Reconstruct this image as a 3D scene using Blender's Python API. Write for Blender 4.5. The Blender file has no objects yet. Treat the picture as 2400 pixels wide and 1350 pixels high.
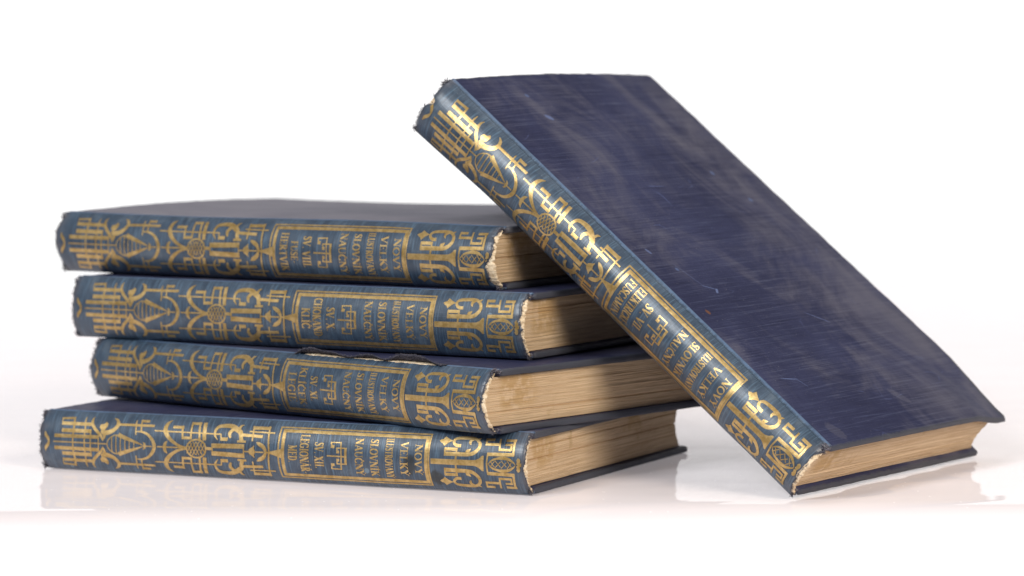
import bpy, bmesh, math, random
import numpy as np
from mathutils import Vector, Matrix, noise

# ---------------------------------------------------------------- camera, world, lamps, exposure
scene = bpy.context.scene
COL = scene.collection
CAM_D, CAM_H, PITCH, ROLL = 1.54499, 0.184478, 0.069603, 0.0085817
cam_data = bpy.data.cameras.new("camera")
cam_data.sensor_width = 36.0
cam_data.lens = 36.0 * 7824.74 / 2400.0
cam_data.clip_start = 0.05
cam_data.clip_end = 50.0
cam_data.dof.use_dof = True
cam_data.dof.focus_distance = 1.405
cam_data.dof.aperture_fstop = 10.0
cam = bpy.data.objects.new("camera", cam_data)
COL.objects.link(cam)
fwd = Vector((0, math.cos(PITCH), -math.sin(PITCH)))
up0 = Vector((0, math.sin(PITCH), math.cos(PITCH)))
rt0 = Vector((1, 0, 0))
cr, sr = math.cos(ROLL), math.sin(ROLL)
rt = rt0 * cr - up0 * sr
up = rt0 * sr + up0 * cr
m = Matrix((rt, up, -fwd)).transposed().to_4x4()
m.translation = Vector((0, -CAM_D, CAM_H))
cam.matrix_world = m
scene.camera = cam

world = bpy.data.worlds.new("World")
scene.world = world
world.use_nodes = True
bg = world.node_tree.nodes["Background"]
bg.inputs["Color"].default_value = (1.0, 0.985, 0.99, 1)
bg.inputs["Strength"].default_value = 0.20

def area_lamp(name, loc, target, sx, sy, power, color):
    d = bpy.data.lights.new(name, 'AREA')
    d.shape = 'RECTANGLE'; d.size = sx; d.size_y = sy
    d.energy = power; d.color = color
    o = bpy.data.objects.new(name, d)
    COL.objects.link(o)
    o.location = loc
    o.rotation_euler = (Vector(target) - Vector(loc)).to_track_quat('-Z', 'Y').to_euler()
    return o
area_lamp("softbox_left", (-1.75, -2.05, 1.95), (0.0, -0.1, 0.08), 1.1, 0.8, 64.0, (0.93, 0.97, 1.0))
area_lamp("softbox_right", (0.80, -1.35, 0.80), (0.05, -0.1, 0.06), 0.60, 0.55, 20.0, (1.0, 0.90, 0.77))
area_lamp("softbox_top", (0.0, 0.15, 1.5), (0.0, 0.0, 0.0), 0.9, 0.6, 4.2, (1.0, 0.98, 0.97))
area_lamp("backdrop_lamp_left", (-1.5, 1.15, 1.25), (-0.4, 2.0, 0.08), 0.8, 0.6, 9.6, (1, 1, 1)).data.spread = math.radians(120)
area_lamp("backdrop_lamp_right", (1.5, 1.15, 1.25), (0.4, 2.0, 0.08), 0.8, 0.6, 9.6, (1, 1, 1)).data.spread = math.radians(120)

front = area_lamp("added_front_fill", (0.0, -0.52, 0.50), (0.0, -0.40, -0.05), 1.6, 0.06, 6.0, (1, 1, 1))  # unseen fill light, added to whiten the table's rolled front
front.data.spread = math.radians(40)

scene.view_settings.view_transform = 'Standard'
scene.view_settings.look = 'None'
scene.view_settings.exposure = 0.0
scene.view_settings.gamma = 1.0
scene.view_settings.use_curve_mapping = False
scene.cycles.max_bounces = 8
scene.cycles.use_denoising = True

# ---------------------------------------------------------------- node helpers
class NT:
    def __init__(self, name):
        self.m = bpy.data.materials.new(name); self.m.use_nodes = True
        self.t = self.m.node_tree; self.n = self.t.nodes; self.l = self.t.links
        self.b = self.n["Principled BSDF"]
        self.tc = self.n.new("ShaderNodeTexCoord")
        self.oi = self.n.new("ShaderNodeObjectInfo")
    def link(self, a, b): self.l.new(a, b)
    def coord(self, scale=(1000, 1000, 1000)):
        v = self.n.new("ShaderNodeVectorMath"); v.operation = 'MULTIPLY'
        self.link(self.tc.outputs["Object"], v.inputs[0]); v.inputs[1].default_value = scale
        # every book samples its own stretch of the pattern
        a = self.n.new("ShaderNodeVectorMath"); a.operation = 'MULTIPLY_ADD'
        c = self.n.new("ShaderNodeCombineXYZ")
        self.link(self.oi.outputs["Random"], c.inputs[0]); self.link(self.oi.outputs["Random"], c.inputs[1]); self.link(self.oi.outputs["Random"], c.inputs[2])
        self.link(c.outputs[0], a.inputs[0]); a.inputs[1].default_value = (91.7, 57.3, 33.1)
        self.link(v.outputs[0], a.inputs[2])
        return a.outputs[0]
    def noise(self, vec, scale=1.0, detail=3, rough=0.55, dist=0.0):
        t = self.n.new("ShaderNodeTexNoise"); self.link(vec, t.inputs["Vector"])
        t.inputs["Scale"].default_value = scale; t.inputs["Detail"].default_value = detail
        t.inputs["Roughness"].default_value = rough; t.inputs["Distortion"].default_value = dist
        return t.outputs["Fac"]
    def voronoi(self, vec, scale=1.0, feature='F1'):
        t = self.n.new("ShaderNodeTexVoronoi"); t.feature = feature; self.link(vec, t.inputs["Vector"])
        t.inputs["Scale"].default_value = scale
        return t
    def ramp(self, fac, p0, p1, a=0.0, b=1.0):
        t = self.n.new("ShaderNodeMapRange"); t.interpolation_type = 'SMOOTHSTEP'
        self.link(fac, t.inputs["Value"])
        t.inputs["From Min"].default_value = p0; t.inputs["From Max"].default_value = p1
        t.inputs["To Min"].default_value = a; t.inputs["To Max"].default_value = b
        return t.outputs["Result"]
    def math(self, op, a, b=None):
        t = self.n.new("ShaderNodeMath"); t.operation = op
        for i, x in enumerate((a, b)):
            if x is None: continue
            if isinstance(x, (int, float)): t.inputs[i].default_value = x
            else: self.link(x, t.inputs[i])
        return t.outputs[0]
    def mix(self, fac, a, b):
        t = self.n.new("ShaderNodeMix"); t.data_type = 'RGBA'
        for sock, x in ((t.inputs["Factor"], fac), (t.inputs["A"], a), (t.inputs["B"], b)):
            if isinstance(x, (int, float)): sock.default_value = x
            elif isinstance(x, tuple): sock.default_value = (*x, 1)
            else: self.link(x, sock)
        return t.outputs["Result"]
    def bump(self, h, strength, dist, normal=None):
        t = self.n.new("ShaderNodeBump"); self.link(h, t.inputs["Height"])
        t.inputs["Strength"].default_value = strength; t.inputs["Distance"].default_value = dist
        if normal is not None: self.link(normal, t.inputs["Normal"])
        return t.outputs["Normal"]

def weave(g, vec, sx, sy, sz):
    """thread pattern: long thin noise threads one way and the other"""
    v1 = g.n.new("ShaderNodeVectorMath"); v1.operation = 'MULTIPLY'; g.link(vec, v1.inputs[0]); v1.inputs[1].default_value = sx
    v2 = g.n.new("ShaderNodeVectorMath"); v2.operation = 'MULTIPLY'; g.link(vec, v2.inputs[0]); v2.inputs[1].default_value = sy
    a = g.noise(v1.outputs[0], 1.0, 2, 0.6); b = g.noise(v2.outputs[0], 1.0, 2, 0.6)
    return a, b

# ---------------------------------------------------------------- materials
def spine_colour(g, vec):
    a, b = weave(g, vec, (1.7, 0.08, 0.08), (0.12, 1.6, 1.6), None)
    big = g.noise(vec, 0.045, 4, 0.6)
    c = g.mix(g.ramp(big, 0.35, 0.68), (0.025, 0.045, 0.078), (0.052, 0.080, 0.123))
    c = g.mix(g.ramp(a, 0.48, 0.72, 0.0, 0.8), c, (0.095, 0.165, 0.245))
    c = g.mix(g.ramp(b, 0.52, 0.75, 0.0, 0.12), c, (0.060, 0.120, 0.175))
    c = g.mix(g.ramp(a, 0.47, 0.28, 0.0, 0.55), c, (0.012, 0.028, 0.050))
    # pale worn spots
    v = g.voronoi(vec, 0.085)
    wob = g.noise(vec, 0.55, 2)
    d = g.math('ADD', v.outputs["Distance"], g.math('MULTIPLY', wob, 0.14))
    sel = g.n.new("ShaderNodeSeparateColor"); g.link(v.outputs["Color"], sel.inputs[0])
    lim = g.ramp(sel.outputs[0], 0.35, 1.0, 0.03, 0.17)
    dd = g.math('SUBTRACT', d, lim)
    c = g.mix(g.ramp(dd, 0.03, -0.02, 0.0, 0.6), c, (0.20, 0.29, 0.36))
    rub = g.noise(vec, 0.09, 6, 0.72, 0.4)
    c = g.mix(g.ramp(rub, 0.52, 0.70, 0.0, 0.6), c, (0.105, 0.135, 0.17))
    speck = g.ramp(g.noise(vec, 1.0, 2), 0.70, 0.76, 0.0, 0.55)
    c = g.mix(speck, c, (0.19, 0.24, 0.29))
    # dark grime patches
    n2 = g.noise(vec, 0.05, 5, 0.65, 0.6)
    c = g.mix(g.ramp(n2, 0.60, 0.76, 0.0, 0.55), c, (0.018, 0.024, 0.026))
    return c, a, b

def mat_spine(name="faded blue spine cloth", stains=()):
    g = NT(name); vec = g.coord()
    c, a, b = spine_colour(g, vec)
    # brown-grey rubbed cloth near both ends of the spine
    sep = g.n.new("ShaderNodeSeparateXYZ"); g.link(g.tc.outputs["Object"], sep.inputs[0])
    ax = g.math('ABSOLUTE', sep.outputs[0])
    e = g.math('ADD', ax, g.math('MULTIPLY', g.noise(vec, 0.16, 3, 0.7), 0.010))
    c = g.mix(g.ramp(e, 0.1215, 0.1285, 0.0, 0.85), c, (0.085, 0.080, 0.095))
    for (sx_, sz_, ln, wd) in stains:                   # black oily stains
        p = g.math('MULTIPLY', g.math('SUBTRACT', sep.outputs[0], sx_), 1 / ln); q = g.math('MULTIPLY', g.math('SUBTRACT', sep.outputs[2], sz_), 1 / wd)
        r2 = g.math('ADD', g.math('MULTIPLY', p, p), g.math('MULTIPLY', q, q))
        r2 = g.math('ADD', r2, g.math('MULTIPLY', g.math('SUBTRACT', g.noise(vec, 0.5, 4, 0.7), 0.5), 2.0))
        c = g.mix(g.ramp(r2, 1.3, 0.3, 0.0, 0.85), c, (0.010, 0.012, 0.012))
    # patchy paler blue ridge along the joint
    rd = g.math('ADD', sep.outputs[1], g.math('MULTIPLY', g.noise(vec, 0.4, 3, 0.7), 0.0012))
    rm = g.math('MULTIPLY', g.ramp(rd, 0.0034, 0.0042), g.ramp(g.noise(vec, 0.12, 4, 0.7), 0.32, 0.55, 0.25, 0.8))
    c = g.mix(rm, c, (0.10, 0.165, 0.29))
    g.link(c, g.b.inputs["Base Color"])
    g.b.inputs["Roughness"].default_value = 0.37
    g.b.inputs["Specular IOR Level"].default_value = 0.75
    h = g.math('ADD', a, b)
    g.link(g.bump(h, 0.45, 0.00012), g.b.inputs["Normal"])
    return g.m

def mat_gilt():
    g = NT("worn gilt foil"); vec = g.coord()
    a, b = weave(g, vec, (2.6, 0.10, 0.10), (0.12, 2.6, 2.6), None)
    n1 = g.noise(vec, 0.35, 4, 0.7); n2 = g.noise(vec, 2.2, 2, 0.6)
    c = g.mix(g.ramp(n1, 0.3, 0.7), (0.42, 0.27, 0.09), (0.68, 0.48, 0.215))
    g.link(c, g.b.inputs["Base Color"])
    g.b.inputs["Metallic"].default_value = 0.72
    g.b.inputs["Roughness"].default_value = 0.37
    h = g.math('ADD', a, b)
    g.link(g.bump(h, 0.35, 0.0001), g.b.inputs["Normal"])
    # where the foil has rubbed away the blue cloth shows
    cloth = g.n.new("ShaderNodeBsdfPrincipled")
    cloth.inputs["Base Color"].default_value = (0.035, 0.075, 0.11, 1); cloth.inputs["Roughness"].default_value = 0.5
    mx = g.n.new("ShaderNodeMixShader")
    w = g.math('ADD', g.math('MULTIPLY', g.noise(vec, 0.10, 4, 0.6), 0.65), g.math('MULTIPLY', n2, 0.5))
    g.link(g.ramp(w, 0.76, 0.88, 0.0, 0.75), mx.inputs[0])
    out = g.n["Material Output"]
    g.link(g.b.outputs[0], mx.inputs[1]); g.link(cloth.outputs[0], mx.inputs[2]); g.link(mx.outputs[0], out.inputs["Surface"])
    return g.m

def mat_cover(painted_sheen=0.0, name="navy cover cloth", marks=()):
    g = NT(name); vec = g.coord()
    a, b = weave(g, vec, (1.9, 0.035, 0.3), (0.06, 1.3, 1.3), None)
    big = g.noise(vec, 0.018, 5, 0.6)
    c = g.mix(g.ramp(big, 0.35, 0.68), (0.024, 0.027, 0.068), (0.038, 0.043, 0.100))
    c = g.mix(g.ramp(a, 0.56, 0.68, 0.0, 0.40), c, (0.075, 0.090, 0.165))
    c = g.mix(g.ramp(a, 0.45, 0.33, 0.0, 0.30), c, (0.009, 0.010, 0.026))
    c = g.mix(g.ramp(b, 0.55, 0.75, 0.0, 0.22), c, (0.050, 0.055, 0.110))
    # chalky dust clouds, smeared along the board
    vs = g.n.new("ShaderNodeVectorMath"); vs.operation = 'MULTIPLY'; g.link(vec, vs.inputs[0]); vs.inputs[1].default_value = (0.016, 0.024, 0.02)
    dust = g.noise(vs.outputs[0], 1.0, 7, 0.66, 0.9)
    sep = g.n.new("ShaderNodeSeparateXYZ"); g.link(g.tc.outputs["Object"], sep.inputs[0])
    fore = g.ramp(sep.outputs[1], 0.06, 0.17, 0.0, 0.15)
    dd = g.math('ADD', dust, fore)
    dfine = g.math('ADD', dd, g.math('MULTIPLY', g.math('SUBTRACT', a, 0.5), 0.25))
    c = g.mix(g.ramp(dfine, 0.44, 0.84, 0.0, 0.80), c, (0.125, 0.122, 0.160))
    # scratches
    vd = g.n.new("ShaderNodeVectorMath"); vd.operation = 'MULTIPLY'; g.link(vec, vd.inputs[0]); vd.inputs[1].default_value = (0.035, 0.02, 0.03)
    nn = g.n.new("ShaderNodeTexNoise"); nn.inputs["Scale"].default_value = 0.9; g.link(vd.outputs[0], nn.inputs["Vector"])
    ad = g.n.new("ShaderNodeVectorMath"); ad.operation = 'ADD'; g.link(vd.outputs[0], ad.inputs[0]); g.link(nn.outputs["Color"], ad.inputs[1])
    ve = g.voronoi(ad.outputs[0], 1.3, 'DISTANCE_TO_EDGE')
    msk = g.ramp(g.noise(vec, 0.045, 3, 0.6), 0.58, 0.66)
    sc = g.math('MULTIPLY', g.ramp(ve.outputs["Distance"], 0.012, 0.003), msk)
    c = g.mix(g.math('MULTIPLY', sc, 0.3), c, (0.13, 0.17, 0.36))
    v = g.voronoi(vec, 0.05)
    sel = g.n.new("ShaderNodeSeparateColor"); g.link(v.outputs["Color"], sel.inputs[0])
    spot = g.math('MULTIPLY', g.ramp(v.outputs["Distance"], 0.085, 0.05), g.ramp(sel.outputs[0], 0.80, 0.82))
    c = g.mix(g.math('MULTIPLY', spot, 0.7), c, (0.10, 0.14, 0.28))
    speck = g.ramp(g.noise(vec, 1.1, 1), 0.74, 0.78, 0.0, 0.5)
    c = g.mix(speck, c, (0.2, 0.2, 0.24))
    if painted_sheen: c = g.mix(g.ramp(dust, 0.2, 0.8, painted_sheen * 0.7, painted_sheen * 1.3), c, (0.21, 0.20, 0.235))  # grazing grey sheen mixed into the cloth colour
    for (mx_, my_, ln, wd, ang, colr, amt) in marks:     # single knocks and scratches
        dx = g.math('SUBTRACT', sep.outputs[0], mx_); dy = g.math('SUBTRACT', sep.outputs[1], my_)
        ca, sa = math.cos(ang), math.sin(ang)
        p = g.math('ADD', g.math('MULTIPLY', dx, ca / ln), g.math('MULTIPLY', dy, sa / ln))
        q = g.math('ADD', g.math('MULTIPLY', dx, -sa / wd), g.math('MULTIPLY', dy, ca / wd))
        r2 = g.math('ADD', g.math('MULTIPLY', p, p), g.math('MULTIPLY', q, q))
        r2 = g.math('ADD', r2, g.math('MULTIPLY', g.math('SUBTRACT', g.noise(vec, 0.9, 3, 0.7), 0.5), 1.6))
        c = g.mix(g.ramp(r2, 1.1, 0.6, 0.0, amt), c, colr)
    # rubbed grey edges of the boards
    ax = g.math('ABSOLUTE', sep.outputs[0]); en = g.math('MULTIPLY', g.noise(vec, 0.5, 4, 0.7), 0.003)
    e1 = g.ramp(g.math('ADD', ax, en), 0.1222, 0.1236); e2 = g.ramp(g.math('ADD', sep.outputs[1], en), 0.1650, 0.1668)
    c = g.mix(g.math('MULTIPLY', g.math('MAXIMUM', e1, e2), 0.75), c, (0.075, 0.080, 0.092))
    g.link(c, g.b.inputs["Base Color"])
    g.b.inputs["Roughness"].default_value = 0.55
    g.b.inputs["Specular IOR Level"].default_value = 0.18
    g.link(g.bump(g.math('ADD', a, b), 0.35, 0.0001), g.b.inputs["Normal"])
    return g.m

def mat_pages():
    g = NT("yellowed page edges"); vec = g.coord()
    v1 = g.n.new("ShaderNodeVectorMath"); v1.operation = 'MULTIPLY'; g.link(vec, v1.inputs[0]); v1.inputs[1].default_value = (0.03, 0.02, 3.4)
    v2 = g.n.new("ShaderNodeVectorMath"); v2.operation = 'MULTIPLY'; g.link(vec, v2.inputs[0]); v2.inputs[1].default_value = (0.06, 0.035, 1.9)
    fine = g.noise(v1.outputs[0], 1.0, 3, 0.7); mid = g.noise(v2.outputs[0], 1.0, 3, 0.6)
    c = g.mix(g.ramp(fine, 0.35, 0.65), (0.58, 0.41, 0.25), (0.76, 0.58, 0.39))
    c = g.mix(g.ramp(mid, 0.48, 0.66, 0.0, 0.42), c, (0.42, 0.26, 0.13))
    c = g.mix(g.ramp(fine, 0.68, 0.76, 0.0, 0.5), c, (0.13, 0.08, 0.04))
    st = g.noise(vec, 0.05, 4, 0.6, 0.5)
    c = g.mix(g.ramp(st, 0.60, 0.72, 0.0, 0.45), c, (0.40, 0.24, 0.09))
    # brown thumb stain close to the spine
    sep = g.n.new("ShaderNodeSeparateXYZ"); g.link(g.tc.outputs["Object"], sep.inputs[0])
    s1 = g.math('MULTIPLY', g.ramp(sep.outputs[1], 0.004, 0.010), g.ramp(sep.outputs[1], 0.034, 0.022))
    s1 = g.math('MULTIPLY', s1, g.ramp(sep.outputs[2], 0.007, 0.013))
    s1 = g.math('MULTIPLY', s1, g.ramp(g.noise(vec, 0.16, 3, 0.6), 0.36, 0.56))
    c = g.mix(g.math('MULTIPLY', s1, 0.6), c, (0.48, 0.29, 0.11))
    g.link(c, g.b.inputs["Base Color"])
    g.b.inputs["Roughness"].default_value = 0.8
    g.b.inputs["Specular IOR Level"].default_value = 0.2
    g.link(g.bump(g.math('ADD', fine, mid), 0.6, 0.0005), g.b.inputs["Normal"])
    return g.m

def mat_plain(name, ca, cb, scale=0.8, rough=0.85):
    g = NT(name); vec = g.coord()
    n = g.noise(vec, scale, 4, 0.7)
    g.link(g.mix(g.ramp(n, 0.35, 0.65), ca, cb), g.b.inputs["Base Color"])
    g.b.inputs["Roughness"].default_value = rough
    g.b.inputs["Specular IOR Level"].default_value = 0.2
    g.link(g.bump(n, 0.6, 0.0005), g.b.inputs["Normal"])
    return g.m

def mat_table():
    g = NT("glossy white tabletop")
    vec = g.coord((1, 1, 1))
    g.b.inputs["Base Color"].default_value = (0.73, 0.675, 0.69, 1)
    g.b.inputs["Roughness"].default_value = 0.035
    g.b.inputs["Specular IOR Level"].default_value = 0.42
    v = g.n.new("ShaderNodeVectorMath"); v.operation = 'MULTIPLY'; g.link(g.tc.outputs["Object"], v.inputs[0]); v.inputs[1].default_value = (5.0, 22.0, 1.0)
    wave = g.noise(v.outputs[0], 1.0, 1, 0.5)
    # small bright dust grains lying on the gloss
    vd = g.n.new("ShaderNodeVectorMath"); vd.operation = 'MULTIPLY'; g.link(g.tc.outputs["Object"], vd.inputs[0]); vd.inputs[1].default_value = (900, 500, 1)
    vo = g.voronoi(vd.outputs[0], 0.35)
    sel = g.n.new("ShaderNodeSeparateColor"); g.link(vo.outputs["Color"], sel.inputs[0])
    sp = g.math('MULTIPLY', g.ramp(vo.outputs["Distance"], 0.16, 0.10), g.ramp(sel.outputs[1], 0.90, 0.92))
    g.link(g.mix(g.math('MULTIPLY', sp, 0.6), (0.73, 0.675, 0.69), (0.95, 0.93, 0.92)), g.b.inputs["Base Color"])
    g.link(g.ramp(sp, 0.0, 1.0, 0.035, 0.6), g.b.inputs["Roughness"])
    g.link(g.bump(wave, 1.0, 0.0012), g.b.inputs["Normal"])
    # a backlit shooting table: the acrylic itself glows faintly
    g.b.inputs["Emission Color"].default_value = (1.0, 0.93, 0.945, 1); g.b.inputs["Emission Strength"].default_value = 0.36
    # fine matt wear takes half of the mirror away
    matt = g.n.new("ShaderNodeBsdfDiffuse"); matt.inputs["Color"].default_value = (0.73, 0.675, 0.69, 1)
    mx = g.n.new("ShaderNodeMixShader"); mx.inputs[0].default_value = 0.50
    g.link(g.b.outputs[0], mx.inputs[1]); g.link(matt.outputs[0], mx.inputs[2]); g.link(mx.outputs[0], g.n["Material Output"].inputs["Surface"])
    return g.m

M_SPINE = mat_spine(); M_GILT = mat_gilt(); M_COVER = mat_cover(); M_PAGES = mat_pages()
M_LINING = mat_plain("torn cream lining paper", (0.62, 0.46, 0.29), (0.88, 0.74, 0.55), 0.5)
M_FRAY = mat_plain("frayed grey cloth", (0.035, 0.035, 0.05), (0.20, 0.19, 0.23), 1.2)
PALE, RUST = (0.13, 0.17, 0.33), (0.16, 0.07, 0.035)
M_SCUFFED = mat_cover(0.0, "scuffed navy cover cloth", [
    (-0.0917, 0.043, 0.0028, 0.0015, 0.9, PALE, 0.8), (0.0377, 0.0142, 0.0016, 0.0013, 0, RUST, 0.8),
    (0.0150, 0.0270, 0.0100, 0.00022, 0.35, PALE, 0.4), (0.0240, 0.0330, 0.0045, 0.00035, 1.15, PALE, 0.6), (0.0265, 0.0355, 0.0022, 0.0007, 2.3, PALE, 0.8),
    (-0.0020, 0.0160, 0.0020, 0.0010, 0.3, PALE, 0.6), (0.0820, 0.0230, 0.0060, 0.0003, 1.4, PALE, 0.8), (0.0850, 0.0290, 0.0040, 0.0003, 0.5, PALE, 0.4),
    (0.0500, 0.0900, 0.0080, 0.0003, 1.0, PALE, 0.6), (0.1020, 0.0900, 0.0070, 0.0028, 0.7, (0.12, 0.12, 0.16), 0.35), (0.1140, 0.0180, 0.0060, 0.0040, 0.5, (0.10, 0.10, 0.14), 0.35)])
M_STAINED = mat_spine("stained blue spine cloth", [(0.0675, 0.0110, 0.0032, 0.0045), (0.0800, 0.0060, 0.0035, 0.0035)])
M_SHEEN = mat_cover(0.80, "grey-blue cover cloth with painted sheen")  # top book only: backdrop's sheen painted in as a lighter cover colour
M_RIPPED = mat_plain("ripped dark cloth", (0.020, 0.022, 0.036), (0.10, 0.095, 0.12), 1.4)
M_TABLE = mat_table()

# ---------------------------------------------------------------- mesh helpers
def link_obj(name, me, mat, parent=None, smooth=True):
    me.materials.append(mat)
    if smooth:
        for p in me.polygons: p.use_smooth = True
    o = bpy.data.objects.new(name, me); COL.objects.link(o)
    if parent: o.parent = parent
    return o

def grid_mesh(name, pts, closed_u=False, closed_v=False):
    """pts[i][j] -> Vector; quads between them"""
    nu, nv = len(pts), len(pts[0])
    vs = [p for row in pts for p in row]; fs = []
    for i in range(nu if closed_u else nu - 1):
        for j in range(nv if closed_v else nv - 1):
            a, b = i % nu, (i + 1) % nu; c, d = j, (j + 1) % nv
            fs.append((a * nv + c, b * nv + c, b * nv + d, a * nv + d))
    me = bpy.data.meshes.new(name); me.from_pydata([tuple(v) for v in vs], [], fs)
    return me

def loft(name, sections, caps=True):
    """closed rings lofted one after another, ends capped"""
    n = len(sections[0]); vs = [tuple(p) for s in sections for p in s]; fs = []
    for i in range(len(sections) - 1):
        for j in range(n):
            k = (j + 1) % n
            fs.append((i * n + j, i * n + k, (i + 1) * n + k, (i + 1) * n + j))
    if caps:
        fs.append(tuple(range(n - 1, -1, -1))); fs.append(tuple((len(sections) - 1) * n + j for j in range(n)))
    me = bpy.data.meshes.new(name); me.from_pydata(vs, [], fs)
    bm = bmesh.new(); bm.from_mesh(me); bmesh.ops.recalc_face_normals(bm, faces=bm.faces); bm.to_mesh(me); bm.free()
    return me

def fbm(x, y, z=0.0):
    return noise.fractal(Vector((x, y, z)), 1.0, 2.0, 4)

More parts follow.
